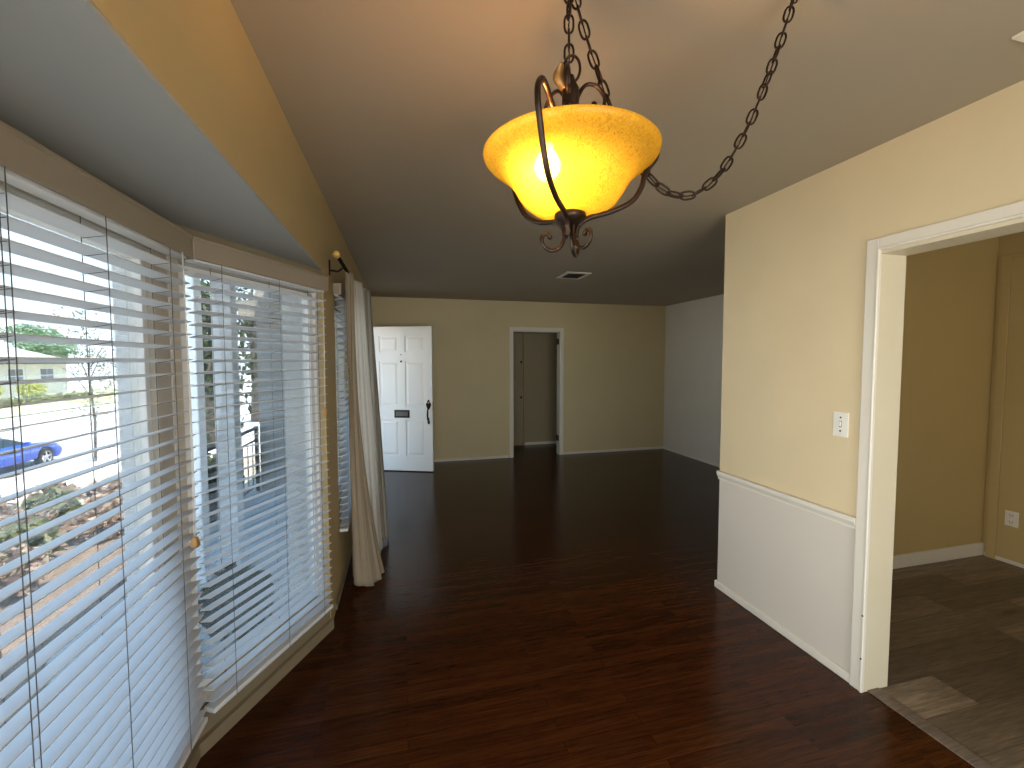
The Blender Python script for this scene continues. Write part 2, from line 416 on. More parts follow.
# bay walls: low wall under the windows, head board above, corner posts
SILL, HEAD = .155, 1.93
def bay_ring(z0, z1, d0, d1, name, mat, label, cat):
    """strip following the bay line between the offsets d0 (in) and d1 (out)"""
    ins, outs = bay_line(d0), bay_line(d1)
    m = MB(); m.prism(ins + outs[::-1], z0, z1)
    return struct(m.build(name, mat), label, cat)
def bay_line(d):
    t0, n0 = off(W1, W0, 1); t2, n2 = off(W3, W2, 1)
    pts = [Vector((*W0, 0)) + n0 * d]
    # mitre at W1
    a1 = math.atan2(t0.x, t0.y); k = d * math.tan(a1 / 2)
    pts.append(Vector((W1[0] - d, W1[1] + k, 0))); pts.append(Vector((W2[0] - d, W2[1] - k, 0)))
    pts.append(Vector((*W3, 0)) + n2 * d)
    return [(p.x, p.y) for p in pts]
bay_ring(-.1, SILL, 0, TW, 'wall_bay', 'tantrim', 'low tan wall under the bay window', 'wall')
bay_ring(HEAD, BAYZ + .02, 0, TW, 'trim_bay_header', 'tantrim', 'tan head board above the bay blinds', 'trim')
bay_ring(0, .055, -.022, -.001, 'baseboard_bay', 'tantrim', 'tan baseboard along the bay floor', 'baseboard')
bay_ring(SILL - .022, SILL, -.012, -.001, 'trim_bay_sill', 'tantrim', 'thin tan sill nosing under the bay blinds', 'trim')

# ------------------------------------------------------------------ windows
def window(name, p, q, z0, z1, label, stile=.09, d0=.02, d1=.085, cols=1, sash='sash', jamb0=None, jamb1=None):
    """casement in the vertical plane p->q; frame members, sash and pane"""
    P, Q = Vector((*p, 0)), Vector((*q, 0)); t = (Q - P).normalized(); n = Vector((-t.y, t.x, 0)); ln = (Q - P).length
    up = Vector((0, 0, 1))
    s0 = stile if jamb0 is None else jamb0; s1 = stile if jamb1 is None else jamb1
    m = MB()
    fr = lambda a, b: m.frame(P, t, n, up, a, b)
    fr((0, d0, z0), (s0, d1, z1)); fr((ln - s1, d0, z0), (ln, d1, z1)); fr((s0, d0, z0), (ln - s1, d1, z0 + .05)); fr((s0, d0, z1 - .05), (ln - s1, d1, z1))
    for k in range(1, cols): x = s0 + (ln - s0 - s1) * k / cols; fr((x - .02, d0, z0), (x + .02, d1, z1))
    o = struct(m.build(name, sash, bevel=.004), label, 'window')
    m = MB()
    fr = lambda a, b: m.frame(P, t, n, up, a, b)
    e = .028; a0, a1, b0, b1 = s0 + .008, ln - s1 - .008, z0 + .058, z1 - .058
    fr((a0, d0 + .015, b0), (a0 + e, d1 - .01, b1)); fr((a1 - e, d0 + .015, b0), (a1, d1 - .01, b1))
    fr((a0, d0 + .015, b0), (a1, d1 - .01, b0 + e)); fr((a0, d0 + .015, b1 - e), (a1, d1 - .01, b1))
    m.build('sash', 'white', o, bevel=.003)
    m = MB(); m.frame(P, t, n, up, (s0, (d0 + d1) / 2, z0 + .05), (ln - s1, (d0 + d1) / 2 + .005, z1 - .05))
    m.build('pane', 'pane', o)
    return o
window('window_1', W2, W1, SILL, HEAD, 'long bay window facing the street', stile=.1)
window('window_2', W1, W0, SILL, HEAD, 'angled bay window looking onto the porch', stile=.07, jamb0=.035, jamb1=.03)
window('window_3', W3, W2, SILL, HEAD, 'angled bay window beside the viewer', stile=.07)
window('window_4', (A - .04, WY0), (A - .04, WY1), WZ0, WZ1, 'living room window behind the curtains', stile=.05, d0=.03, d1=.1, cols=2)
window('window_5', (1.85, YB), (-.3, YB), .04, 2.1, 'unseen sliding glass door added in the wall behind for light', stile=.06, cols=2)  # invented opening behind the viewer, admits extra light
window('window_6', (3.8, YB), (2.6, YB), 1.0, 2.0, 'unseen kitchen window added in the wall behind for light', stile=.06)  # invented as well, brightens the kitchen
# bay corner posts
m = MB()
l0, l1 = bay_line(.095), bay_line(TW)
for i in (1, 2):
    w = W1 if i == 1 else W2
    s = -1 if i == 1 else 1
    t0, n0 = off(W1, W0, 1) if i == 1 else off(W3, W2, 1)
    tt = t0 if i == 1 else -t0
    a = Vector((*l0[i], 0)); b = Vector((*l1[i], 0))
    e_ = .035 if i == 1 else .1
    m.prism([(a.x, a.y), (a.x, a.y - s * .1), (b.x, b.y - s * .1), (b.x, b.y), (b.x + tt.x * e_, b.y + tt.y * e_), (a.x + tt.x * e_, a.y + tt.y * e_)], SILL, HEAD)
struct(m.build('trim_bay_posts', 'extwhite'), 'painted corner posts outside the bay glass', 'trim')
m = MB(); m.prism([(A - .05, 2.585), W0, (A - .0005, 2.60), (A - .0005, 2.72), (A + .004, 2.72), (A + .004, 2.555)], 0, BAYZ)
struct(m.build('trim_pier', 'wall'), 'tan corner bead where the bay meets the wall', 'trim')

# ------------------------------------------------------------------ baseboards, casings, chair rail
def base(name, boxes, label, mat='trim', bevel=.006): return struct(B(*boxes).build(name, mat, bevel=bevel), label, 'baseboard')
base('baseboard_right', [((RX - .014, 1.494, 0), (RX, Y1, .046)), ((RX - .014, Y1, 0), (X2, Y1 + .014, .046))], 'low white baseboard at the foot of the partition')
base('baseboard_far', [((A, F - .013, 0), (1.595, F, .043)), ((2.507, F - .013, 0), (X2, F, .043))], 'low white baseboard along the far wall')
base('baseboard_living', [((X2 - .013, Y1 + .014, 0), (X2, F - .013, .043))], 'low white baseboard of the living room right wall')
base('baseboard_left', [((A, 2.73, 0), (A + .013, DY0 - .07, .045))], 'low tan baseboard under the curtained window', 'tantrim')
base('baseboard_kitchen', [((RB, 2.275, 0), (XK, 2.29, .10)), ((XK - .012, 1.0, 0), (XK, 2.275, .03))], 'white stepped baseboard in the kitchen')
base('baseboard_hall', [((2.11, 7.425, 0), (3.3, 7.44, .05))], 'white baseboard at the end of the hall')
m = MB(); m.extrude([(RX - .024, 1.494, .79), (RX - .024, 1.494, .768), (RX - .012, 1.494, .745), (RX - .012, 1.494, .733), (RX, 1.494, .733), (RX, 1.494, .79)], (0, Y1 - 1.494 + .003, 0))
struct(m.build('trim_chair_rail', 'trim', bevel=.003), 'white chair rail along the partition', 'trim')
# cased opening to kitchen
m = B(((RX - .018, 1.442, 0), (RX, 1.494, 2.038)), ((RX - .02, OY0 - .05, 0), (RX, OY0, 2.042)), ((RX - .018, OY0, 1.99), (RX, 1.442, 2.038)))
m.box((RX - .023, 1.436, 0), (RX - .004, 1.447, 1.996)); m.box((RX - .023, OY0, 1.984), (RX - .004, 1.436, 1.996))
o = struct(m.build('trim_opening', 'trim', bevel=.004), 'worn white casing round the kitchen opening', 'trim')
m = B(((RX - .01, 1.438, 0), (RB + .012, 1.458, 1.985)), ((RX - .01, OY0, 1.968), (RB + .012, 1.438, 1.985)), ((RX - .01, OY0, 0), (RB + .012, OY0 + .02, 1.968)))
m.build('jamb', paint('jamb paint', (.62, .54, .38), rough=.45), o, bevel=.002)
m = MB()
for z in (.16, .36): m.lathe([(0, 0), (.004, .0), (.004, .002), (0, .003)], (RX - .0235, 1.4415, z), 10, axis=(-1, 0, 0))
m.build('nail_hole', 'black', o)
# far doorway casing
m = B(((1.612, F - .016, 0), (1.668, F, 2.04)), ((2.447, F - .016, 0), (2.507, F, 2.04)), ((1.668, F - .016, 1.985), (2.447, F, 2.04)))
o = struct(m.build('trim_doorway', 'trim', bevel=.005), 'white casing round the far doorway', 'trim')
m = B(((1.660, F - .006, 0), (1.676, F + .13, 1.985)), ((2.440, F - .006, 0), (2.456, F + .13, 1.985)), ((1.676, F - .006, 1.972), (2.440, F + .13, 1.985)))
m.build('jamb', 'trim', o)
for z in (.22, 1.78):
    m = B(((2.432, F + .02, z), (2.441, F + .10, z + .09))); m.tube([(2.433, F + .105, z - .004), (2.433, F + .105, z + .094)], .006, 8)
    m.build('hinge', 'darkmetal', o)
# kitchen panel casing on the right wall
m = B(((XK - .02, 2.205, 0), (XK, 2.262, 2.285)), ((XK - .012, .9, 0.03), (XK - .002, 2.205, 2.27)), ((XK - .02, .9, 2.255), (XK, 2.205, 2.285)))
struct(m.build('trim_kitchen_panel', 'kitchen', bevel=.004), 'tan framed panel on the kitchen right wall', 'trim')

# ------------------------------------------------------------------ linen cupboard in the hall
t = thing('linen_cupboard', (1.6, 7.40, 0), 'tan two-door linen cupboard at the left end of the dark hall', 'cupboard')
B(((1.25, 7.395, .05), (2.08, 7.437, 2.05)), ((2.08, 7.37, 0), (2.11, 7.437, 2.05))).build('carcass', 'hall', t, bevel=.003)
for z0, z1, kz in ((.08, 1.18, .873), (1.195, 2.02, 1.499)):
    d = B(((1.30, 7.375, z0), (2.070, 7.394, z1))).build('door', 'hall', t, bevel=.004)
    MB().lathe([(0, 0), (.012, 0), (.009, .012), (.02, .022), (.017, .032), (0, .036)], (2.035, 7.375, kz), 16, axis=(0, -1, 0)).build('knob', 'darkmetal', d)

# ------------------------------------------------------------------ front door (stands open)
hg = Vector((A + .012, 6.222, 0)); dd = Vector((.932, -.363, 0)).normalized(); dn = Vector((-dd.y * -1, 0, 0))
dn = Vector((dd.y, -dd.x, 0))      # towards the viewer
up = Vector((0, 0, 1)); DT = .044; DW = .85; DH = 1.985
m = MB()
fr = lambda a, b: m.frame(hg, dd, dn, up, a, b)
cols = ((.105, .375), (.472, .745)); rows = ((.215, .715), (.892, 1.515), (1.635, 1.857))
z = .012
fr((0, -DT, z), (DW, -.012, DH))                       # core
fr((0, -.012, z), (cols[0][0], 0, DH)); fr((cols[0][1], -.012, z), (cols[1][0], 0, DH)); fr((cols[1][1], -.012, z), (DW, 0, DH))
for c in cols:
    zz = z
    for r in rows: fr((c[0], -.012, zz), (c[1], 0, r[0])); zz = r[1]
    fr((c[0], -.012, zz), (c[1], 0, DH))
door = struct(m.build('door_1', 'doorwhite'), 'white six-panel front door standing open into the living room', 'door')
for c in cols:
    for r in rows:
        m = MB(); g = .018; k = .045
        o_ = lambda s_, zz, dep: hg + dd * s_ + up * zz + dn * dep
        a = [o_(c[0] + g, r[0] + g, -.0118), o_(c[1] - g, r[0] + g, -.0118), o_(c[1] - g, r[1] - g, -.0118), o_(c[0] + g, r[1] - g, -.0118)]
        b = [o_(c[0] + k, r[0] + k, -.003), o_(c[1] - k, r[0] + k, -.003), o_(c[1] - k, r[1] - k, -.003), o_(c[0] + k, r[1] - k, -.003)]
        m.add(a + b, [(3, 2, 1, 0), (4, 5, 6, 7)] + [(i, (i + 1) % 4, 4 + (i + 1) % 4, 4 + i) for i in range(4)])
        m.build('raised_panel', 'doorwhite', door)
m = MB(); m.frame(hg, dd, dn, up, (.313, 0, .742), (.528, .008, .85))
ms = m.build('mail_slot', 'darkmetal', door, bevel=.003)
m = MB(); m.frame(hg, dd, dn, up, (.335, .008, .765), (.506, .013, .828)); m.build('flap', 'slotmetal', ms, bevel=.003)
m = MB(); m.lathe([(0, .004), (.010, .004), (.014, .0), (.014, -.002)], hg + dd * .417 + up * 1.512 + dn * .001, 16, axis=dn); m.build('peephole', 'darkmetal', door)
m = MB(); m.lathe([(0, .003), (.006, .003), (.008, .0), (.008, -.002)], hg + dd * .417 + up * 1.604 + dn * .001, 12, axis=dn); m.build('knocker_stud', 'slotmetal', door)
hs = hg + dd * .797
m = MB()
q = lambda s_, zz, dep: hs + dd * s_ + up * zz + dn * dep
m.extrude([q(-.012, .66, 0), q(.012, .66, 0), q(.018, .69, 0), q(.008, .72, 0), q(.008, .75, 0), q(-.008, .75, 0), q(-.008, .72, 0), q(-.018, .69, 0)], dn * .006)
m.extrude([q(-.010, .86, 0), q(.010, .86, 0), q(.03, .90, 0), q(.038, .935, 0), q(.018, .96, 0), q(.012, .985, 0), q(0, .995, 0), q(-.012, .985, 0), q(-.018, .96, 0), q(-.038, .935, 0), q(-.03, .90, 0)], dn * .006)
hd = m.build('handle_set', 'darkmetal', door, bevel=.002)
m = MB(); m.tube([q(0, .70, .004), q(0, .705, .03), q(0, .735, .048), q(0, .79, .052), q(0, .85, .044), q(0, .885, .02), q(0, .90, .004)], [.007, .008, .010, .012, .010, .008, .007], 10)
m.tube([q(0, .905, .004), q(0, .91, .03), q(0, .9, .045)], [.006, .007, .009], 8); m.build('grip', 'darkmetal', hd)
m = MB(); m.lathe([(0, .004), (.011, .004), (.013, 0)], q(0, .95, .006), 16, axis=dn); m.build('keyhole', 'brass', hd)
m = MB(); c0 = hs + up * .895 - dn * DT; m.lathe([(.022, 0), (.022, .006), (.009, .012), (.009, .032), (.024, .045), (.028, .058), (.02, .07), (0, .073)], c0, 18, axis=-dn)
m.build('inside_knob', 'darkmetal', door)
m = MB(); m.frame(hg, dd, dn, up, (DW - .0005, -DT + .01, .84), (DW + .003, -.01, .96)); m.build('latch_plate', 'brass', door)
for zz in (.25, 1.0, 1.7):
    m = MB(); m.tube([hg + up * zz + dn * -.048 - dd * .004, hg + up * (zz + .09) + dn * -.048 - dd * .004], .007, 8); m.build('hinge', 'brass', door)
# casing of the front door opening
m = B(((A, DY0 - .06, 0), (A + .012, DY0, DZ + .06)), ((A, DY1, 0), (A + .008, DY1 + .06, DZ + .06)), ((A, DY0, DZ), (A + .012, DY1, DZ + .06)))
struct(m.build('trim_front_door', 'trim', bevel=.003), 'white casing round the front door opening', 'trim')

# ------------------------------------------------------------------ blinds
def blind(p, q, z0, z1, label, inward, n_cords, tilt=10., pull=None, ends=(0, 0), pitch=.0453, vz=(1.882, 1.962), vdep=.066, tension=1):
    P, Q = Vector((*p, 0)), Vector((*q, 0)); t = (Q - P).normalized(); n = Vector((t.y, -t.x, 0)) * inward; ln = (Q - P).length
    up = Vector((0, 0, 1)); a0, a1 = ends[0], ln - ends[1]
    T = thing('venetian_blind', P + t * ln / 2 + n * .035 + up * z0, label, 'blind', 'white venetian blinds')
    m = MB(); m.frame(P, t, n, up, (a0 - .012, vdep - .012, vz[0]), (a1 + .012, vdep, vz[1]))
    m.frame(P, t, n, up, (a0 - .012, .004, vz[0]), (a0, vdep - .012, vz[1])); m.frame(P, t, n, up, (a1, .004, vz[0]), (a1 + .012, vdep - .012, vz[1]))
    m.frame(P, t, n, up, (a0 - .012, vdep - .002, vz[1] - .012), (a1 + .012, vdep + .003, vz[1]))
    m.build('valance', 'valance', T, bevel=.003)
    m = MB(); m.frame(P, t, n, up, (a0 + .002, .008, vz[0] - .006), (a1 - .002, vdep - .016, vz[0] + .04)); m.build('headrail', 'slat', T, bevel=.002)
    ct, sn = math.cos(math.radians(tilt)), math.sin(math.radians(tilt)); hw = .025; c = .034
    ax = n * ct + up * sn; az = up * ct - n * sn
    m = MB(); zz = z0 + .045; k = 0
    while zz < vz[0] - .02:
        o = P + n * c + up * zz + t * random.uniform(-.002, .002)
        m.frame(o, t, ax, az, (a0 + .004, -hw, -.0014), (a1 - .004, hw, .0014)); zz += pitch
    m.build('slats', 'slat', T)
    m = MB(); m.frame(P + n * c, t, n, up, (a0 + .003, -.026, z0), (a1 - .003, .026, z0 + .02)); m.build('bottom_rail', 'slat', T, bevel=.004)
    for s in n_cords:
        m = MB()
        for e in (-hw - .002, hw + .002): m.tube([P + t * s + n * (c + e) + up * z0, P + t * s + n * (c + e) + up * vz[0]], .0011, 5)
        zz = z0 + .045
        while zz < vz[0] - .02:
            o = P + n * c + up * (zz - .003); m.tube([o + t * s - ax * hw, o + t * s + ax * hw], .0008, 4); zz += pitch
        m.build('ladder_cord', 'cord', T)
    if pull:
        for s, zb, dx in pull:
            m = MB(); b = P + t * s + n * (vdep + .006)
            m.tube([b + up * vz[0], b + up * (vz[0] * .5 + zb * .5) + t * dx * .6 + n * .006, b + up * zb + t * dx + n * .004], .0016, 6)
            pc = m.build('pull_cord', 'whitecord', T)
            m = MB(); m.lathe([(0, .0), (.007, -.004), (.011, -.022), (.012, -.034), (.006, -.04), (0, -.04)], b + up * zb + t * dx + n * .004, 14); m.build('tassel', 'tassel', pc)
    return T
L1 = math.dist(W1, W0); LM = math.dist(W1, W2)
blind(W1, W2, SILL, 1.95, 'wide white blind across the street-facing bay window, blue car behind it', -1, [.16, .475, .765, .782, 1.15, 1.42], ends=(.02, .02),
      pull=[(.10, .90, .012), (.105, .895, -.006)])
blind(W1, W0, SILL, 1.95, 'white blind on the angled bay window, porch posts behind it', 1, [.14, .44, .70], ends=(.035, .05),
      pull=[(L1 - .095, 1.27, -.012)])
blind((A, 2.90), (A, 5.05), WZ0 - .03, 1.95, 'narrow glimpse of white blind behind the tan curtain', 1, [.1, .5, 1.0, 1.5, 2.0], vz=(1.93, 2.0), ends=(.02, .02), tilt=12, vdep=.052)

# ------------------------------------------------------------------ curtain rod and curtains
RZ, RXX = 2.085, -.335
t = thing('curtain_rod', (RXX, 3.8, RZ), 'dark curtain rod with a gold ball finial above the curtained window', 'curtain rod')
MB().tube([(RXX, 2.56, RZ + .004), (RXX, 5.15, RZ)], .011, 12).build('pole', 'darkmetal', t)
MB().lathe([(0, -.03), (.013, -.026), (.020, -.012), (.020, .002), (.012, .014), (.010, .03), (.0, .032)], (RXX, 2.535, RZ + .004), 18, axis=(0, 1, 0)).build('finial', 'rodwood', t)
MB().lathe([(0, -.03), (.013, -.026), (.020, -.012), (.020, .002), (.012, .014), (.010, .03), (.0, .032)], (RXX, 5.175, RZ), 18, axis=(0, -1, 0)).build('finial', 'rodwood', t)
for y in (2.80, 4.9):
    m = B(((A + .001, y - .012, RZ - .06), (A + .008, y + .012, RZ + .03))); m.tube([(A + .006, y, RZ - .03), (A + .05, y, RZ - .035), (RXX - .004, y, RZ - .014)], .006, 8)
    m.build('bracket', 'darkmetal', t)

def poly_at(pts, u):
    ls = [math.dist(pts[i], pts[i + 1]) for i in range(len(pts) - 1)]; d = u * sum(ls)
    for i, l in enumerate(ls):
        if d <= l or i == len(ls) - 1:
            k = min(1, d / l); return Vector((pts[i][0] + (pts[i + 1][0] - pts[i][0]) * k, pts[i][1] + (pts[i + 1][1] - pts[i][1]) * k, 0))
        d -= l
def curtain(name, top, bot, zt, zb, folds, amp, mat, label, ph=0., hem=0., ex=1.):
    def P(u, v):
        a, b = poly_at(top, u), poly_at(bot, u)
        e = 1 - v; w = e ** ex
        p = a.lerp(b, w)
        d = (poly_at(bot, min(1, u + .03)) - poly_at(bot, max(0, u - .03))).lerp(poly_at(top, min(1, u + .03)) - poly_at(top, max(0, u - .03)), v)
        d = Vector((-d.y, d.x, 0)); d = d.normalized() if d.length else Vector((0, 1, 0))
        f = math.sin(u * folds * 2 * PI + ph + .5 * math.sin(3 * v + ph)) * .75 + .25 * math.sin(u * folds * 4.7 * PI + ph * 2 + v)
        p += d * f * amp * (.35 + .65 * e) * (.6 + .4 * math.sin(u * PI))
        z = zb + (zt - zb) * v + hem * math.sin(u * 5 + ph) * e * e
        return (p.x, p.y, z)
    m = MB(); m.grid(P, 90, 60)
    T = thing(name, ((bot[0][0] + bot[-1][0]) / 2, (bot[0][1] + bot[-1][1]) / 2, zb), label, 'curtain', 'window curtains')
    m.build('panel', mat, T, solid=.0016)
    return T
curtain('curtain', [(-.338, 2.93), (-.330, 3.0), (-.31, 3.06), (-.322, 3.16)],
        [(-.335, 3.14), (-.335, 3.03), (-.312, 2.94), (-.27, 2.93), (-.215, 2.98), (-.165, 3.08), (-.15, 3.16)], RZ + .012, .015, 4.5, .018, 'shaded_cloth',
        'shade-tinted linen curtain panel nearest the bay, its tan put in for shade, hem flaring onto the floor', .4, .03, 2.6)
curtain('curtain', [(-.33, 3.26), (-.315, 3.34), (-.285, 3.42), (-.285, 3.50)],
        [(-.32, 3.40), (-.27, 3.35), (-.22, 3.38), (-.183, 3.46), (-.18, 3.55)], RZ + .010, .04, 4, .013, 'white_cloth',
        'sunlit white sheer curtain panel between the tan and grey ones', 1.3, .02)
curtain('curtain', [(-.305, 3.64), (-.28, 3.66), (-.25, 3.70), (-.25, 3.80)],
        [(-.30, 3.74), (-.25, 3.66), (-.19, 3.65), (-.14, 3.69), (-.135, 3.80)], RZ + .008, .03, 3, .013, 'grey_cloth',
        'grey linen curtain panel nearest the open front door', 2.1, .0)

# ------------------------------------------------------------------ pendant lamp
CX, CY = .386, .965
toc = Vector((-CX, -CY, 0)).normalized(); rgt = Vector((toc.y * -1, toc.x, 0))  # rgt: to the viewer's right
rgt = Vector((.929, -.373, 0)).normalized()
def at(az, r, z):
    a = math.radians(az); d = toc * math.cos(a) + rgt * math.sin(a)
    return Vector((CX, CY, 0)) + d * r + Vector((0, 0, z))
T = thing('pendant_lamp', (CX, CY, 1.78), 'amber glass bowl pendant lamp in a scrolled dark iron cage with a swag chain', 'pendant lamp')
prof = [(.030, 1.852), (.060, 1.853), (.088, 1.862), (.108, 1.878), (.122, 1.897), (.133, 1.916), (.146, 1.934), (.162, 1.950), (.180, 1.961), (.193, 1.971), (.2005, 1.980), (.202, 1.986)]
prof2 = [(r - .004, z + .003) for r, z in prof[::-1]]; prof2[0] = (.199, 1.9875)
MB().lathe(prof + prof2, (CX, CY, 0), 72).build('glass_shade', 'shade', T)
m = MB(); m.lathe([(0, 1.822), (.014, 1.824), (.022, 1.832), (.034, 1.838), (.037, 1.846), (.036, 1.856), (.030, 1.862), (0, 1.862)], (CX, CY, 0), 32); m.build('bottom_cup', 'bronze', T)
m = MB(); m.lathe([(0, 1.862), (.010, 1.862), (.010, 2.06), (.02, 2.065), (.022, 2.08), (.016, 2.09), (.020, 2.105), (.020, 2.135), (.012, 2.15), (.008, 2.165), (0, 2.168)], (CX, CY, 0), 20); m.build('stem', 'bronze', T)
AZ = (-17, 103, 229)
def smooth(pts, n=10):
    out = []
    P = [pts[0]] + list(pts) + [pts[-1]]
    for i in range(1, len(P) - 2):
        a, b, c, d = P[i - 1], P[i], P[i + 1], P[i + 2]
        for k in range(n):
            t_ = k / n; out.append(.5 * ((2 * b) + (c - a) * t_ + (2 * a - 5 * b + 4 * c - d) * t_ ** 2 + (3 * b - a - 3 * c + d) * t_ ** 3))
    out.append(pts[-1]); return out
for az in AZ:
    pr_ = [(.014, 1.80), (.020, 1.825), (.045, 1.845), (.10, 1.858), (.148, 1.884), (.178, 1.925), (.196, 1.965), (.209, 2.0), (.207, 2.03), (.186, 2.052), (.160, 2.050), (.130, 2.035), (.100, 2.030), (.065, 2.05), (.035, 2.08), (.014, 2.09)]
    if az == 103: pr_ = [(.014, 1.80), (.020, 1.825), (.045, 1.845), (.10, 1.862), (.148, 1.886), (.172, 1.92), (.182, 1.955), (.207, 1.99), (.207, 2.02), (.186, 2.045), (.160, 2.045), (.130, 2.03), (.100, 2.025), (.065, 2.045), (.035, 2.08), (.014, 2.09)]
    m = MB(); m.tube(smooth([at(az, r, z) for r, z in pr_]), .0064, 10); m.build('cage_arm', 'bronze', T)
for az in AZ:
    # scrolls below the cup
    pts = [(.012, 1.83), (.013, 1.80), (.024, 1.775), (.046, 1.766), (.064, 1.777), (.068, 1.795), (.057, 1.804), (.047, 1.797)]
    m = MB(); m.tube(smooth([at(az + 60, r, z) for r, z in pts]), [.0045] * 71, 8); 
    m.lathe([(0, -.004), (.006, -.002), (.006, .002), (0, .004)], at(az + 60, .049, 1.797), 10, axis=toc); m.build('bottom_scroll', 'bronze', T)
    pts = [(.014, 2.085), (.018, 2.12), (.036, 2.148), (.062, 2.150), (.082, 2.128), (.080, 2.104), (.064, 2.094), (.056, 2.106)]
    m = MB(); m.tube(smooth([at(az + 125, r, z) for r, z in pts]), .0045, 8); m.lathe([(0, -.004), (.0065, -.002), (.0065, .002), (0, .004)], at(az + 125, .057, 2.107), 10, axis=toc)
    m.build('top_scroll', 'bronze', T)
m = MB(); m.tube([at(-80, .018, 2.178) + rgt * .0 + Vector((0, 0, 0)) + (rgt * math.cos(a) * .019 + Vector((0, 0, 1)) * math.sin(a) * .03) + rgt * .02 for a in [2 * PI * i / 28 for i in range(28)]], .0032, 8, closed=True)
m.build('hanging_loop', 'bronze', T)
def leaf_p(u, v):
    w = (math.sin(min(1, .16 + v * .80) * PI) ** .5) * .0115
    b = at(-90, .012 + .016 * math.sin(v * 2.6), 2.128 + .050 * v)
    return b + rgt * ((u - .5) * 2 * w) + toc * (.02 - .05 * (u - .5) ** 2 + .012 * v)
MB().grid(leaf_p, 8, 14).build('leaf', 'gold', T, solid=.002)
# bulb
BU = at(-33, .090, 1.931)
m = MB(); m.lathe([(0, -.028), (.018, -.024), (.028, -.008), (.029, .006), (.021, .024), (.013, .036), (.013, .05), (0, .05)], BU, 24); m.build('bulb', 'bulb', T)
m = MB(); m.lathe([(0, .046), (.017, .046), (.017, .085), (0, .088)], BU, 16); m.tube([BU + Vector((0, 0, .085)), BU.lerp(Vector((CX, CY, 2.03)), .6) + Vector((0, 0, .06)), (CX, CY, 2.05)], .004, 8); m.build('socket', 'darkmetal', T)
# chains
def chain(fn, length, name, link=.041, wire=.0027, wid=.0104, k=400):
    P = [fn(i / k) for i in range(k + 1)]; cum = [0]
    for i in range(k): cum.append(cum[-1] + (P[i + 1] - P[i]).length)
    tot = cum[-1]; nl = max(2, int(round(tot / (link - 2.4 * wire)))); st = tot / nl
    def pos(d):
        d = max(0, min(tot, d))
        for i in range(k):
            if cum[i + 1] >= d: return P[i].lerp(P[i + 1], (d - cum[i]) / max(1e-9, cum[i + 1] - cum[i]))
        return P[-1]
    m = MB(); ref = Vector((.3, .9, .1)).normalized()
    for i in range(nl):
        a, b = pos(i * st), pos((i + 1) * st); c = (a + b) / 2; tt = (b - a).normalized()
        u = ref - tt * ref.dot(tt); u.normalize(); w = tt.cross(u)
        s = u if i % 2 else w
        ang = random.uniform(-.35, .35); s = (s * math.cos(ang) + tt.cross(s) * math.sin(ang)).normalized()
        hl = link / 2; pts = []
        for j in range(14):
            an = 2 * PI * j / 14; x = math.cos(an); y = math.sin(an)
            pts.append(c + tt * (math.copysign(abs(x) ** .7, x) * hl) + s * (math.copysign(abs(y) ** .85, y) * wid))
        m.tube(pts, wire, 6, closed=True)
    m.tube([fn(i / 80) + Vector((.001 * math.sin(i * 1.3), .001 * math.cos(i), 0)) for i in range(81)], .0017, 5)
    return m.build(name, 'bronze', T)
chain(lambda t_: Vector((CX - .004, CY, 2.198)).lerp(Vector((CX - .006, CY, 2.425)), t_), .24, 'hanging_chain')
p1, p2 = Vector((.3768, .9783, 2.428)), Vector((.9696, .9245, 2.428))
chain(lambda t_: p1.lerp(p2, t_) - Vector((0, 0, 4 * .5137 * t_ * (1 - t_))), 1.2, 'swag_chain')
for hx in (Vector((CX - .008, CY + .006, H)), Vector((.9696, .9245, H))):
    m = MB(); m.lathe([(.016, 0), (.016, -.004), (.004, -.008)], hx, 16)
    m.tube([hx + Vector((.009 * math.sin(a) , 0, -.014 - .009 * (1 - math.cos(a)))) for a in [i * .45 for i in range(11)]], .002, 6); m.build('ceiling_hook', 'bronze', T)
lt = bpy.data.lights.new('pendant_bulb_light', 'POINT'); lt.energy = 8.; lt.color = (1., .475, .135); lt.shadow_soft_size = .028
lo = bpy.data.objects.new('pendant_bulb_light', lt); COL.objects.link(lo); lo.parent = T; lo.location = BU + Vector((0, 0, 0)) - ORG[T.name]

# ------------------------------------------------------------------ switch, outlet, vents
t = thing('light_switch', (RX, 1.59, 1.15), 'ivory toggle switch plate on the partition beside the opening', 'light switch')
B(((RX - .006, 1.553, 1.148), (RX, 1.627, 1.266))).build('plate', 'plastic', t, bevel=.003)
m = MB(); m.extrude([(RX - .006, 1.585, 1.196), (RX - .006, 1.585, 1.222), (RX - .016, 1.585, 1.222), (RX - .010, 1.585, 1.2)], (0, .010, 0)); m.build('toggle', 'plastic', t, bevel=.001)
m = MB(); m.box((RX - .0064, 1.5835, 1.194), (RX - .005, 1.5965, 1.224)); m.build('toggle_slot', 'darkmetal', t)
for z in (1.176, 1.240):
    MB().lathe([(0, .0016), (.004, .0012), (.0045, 0)], (RX - .006, 1.59, z), 10, axis=(-1, 0, 0)).build('screw', 'slotmetal', t)
t = thing('wall_outlet', (XK - .012, 2.126, .285), 'ivory duplex outlet low on the kitchen right wall', 'outlet')
B(((XK - .018, 2.088, .284), (XK - .012, 2.162, .398))).build('plate', 'plastic', t, bevel=.002)
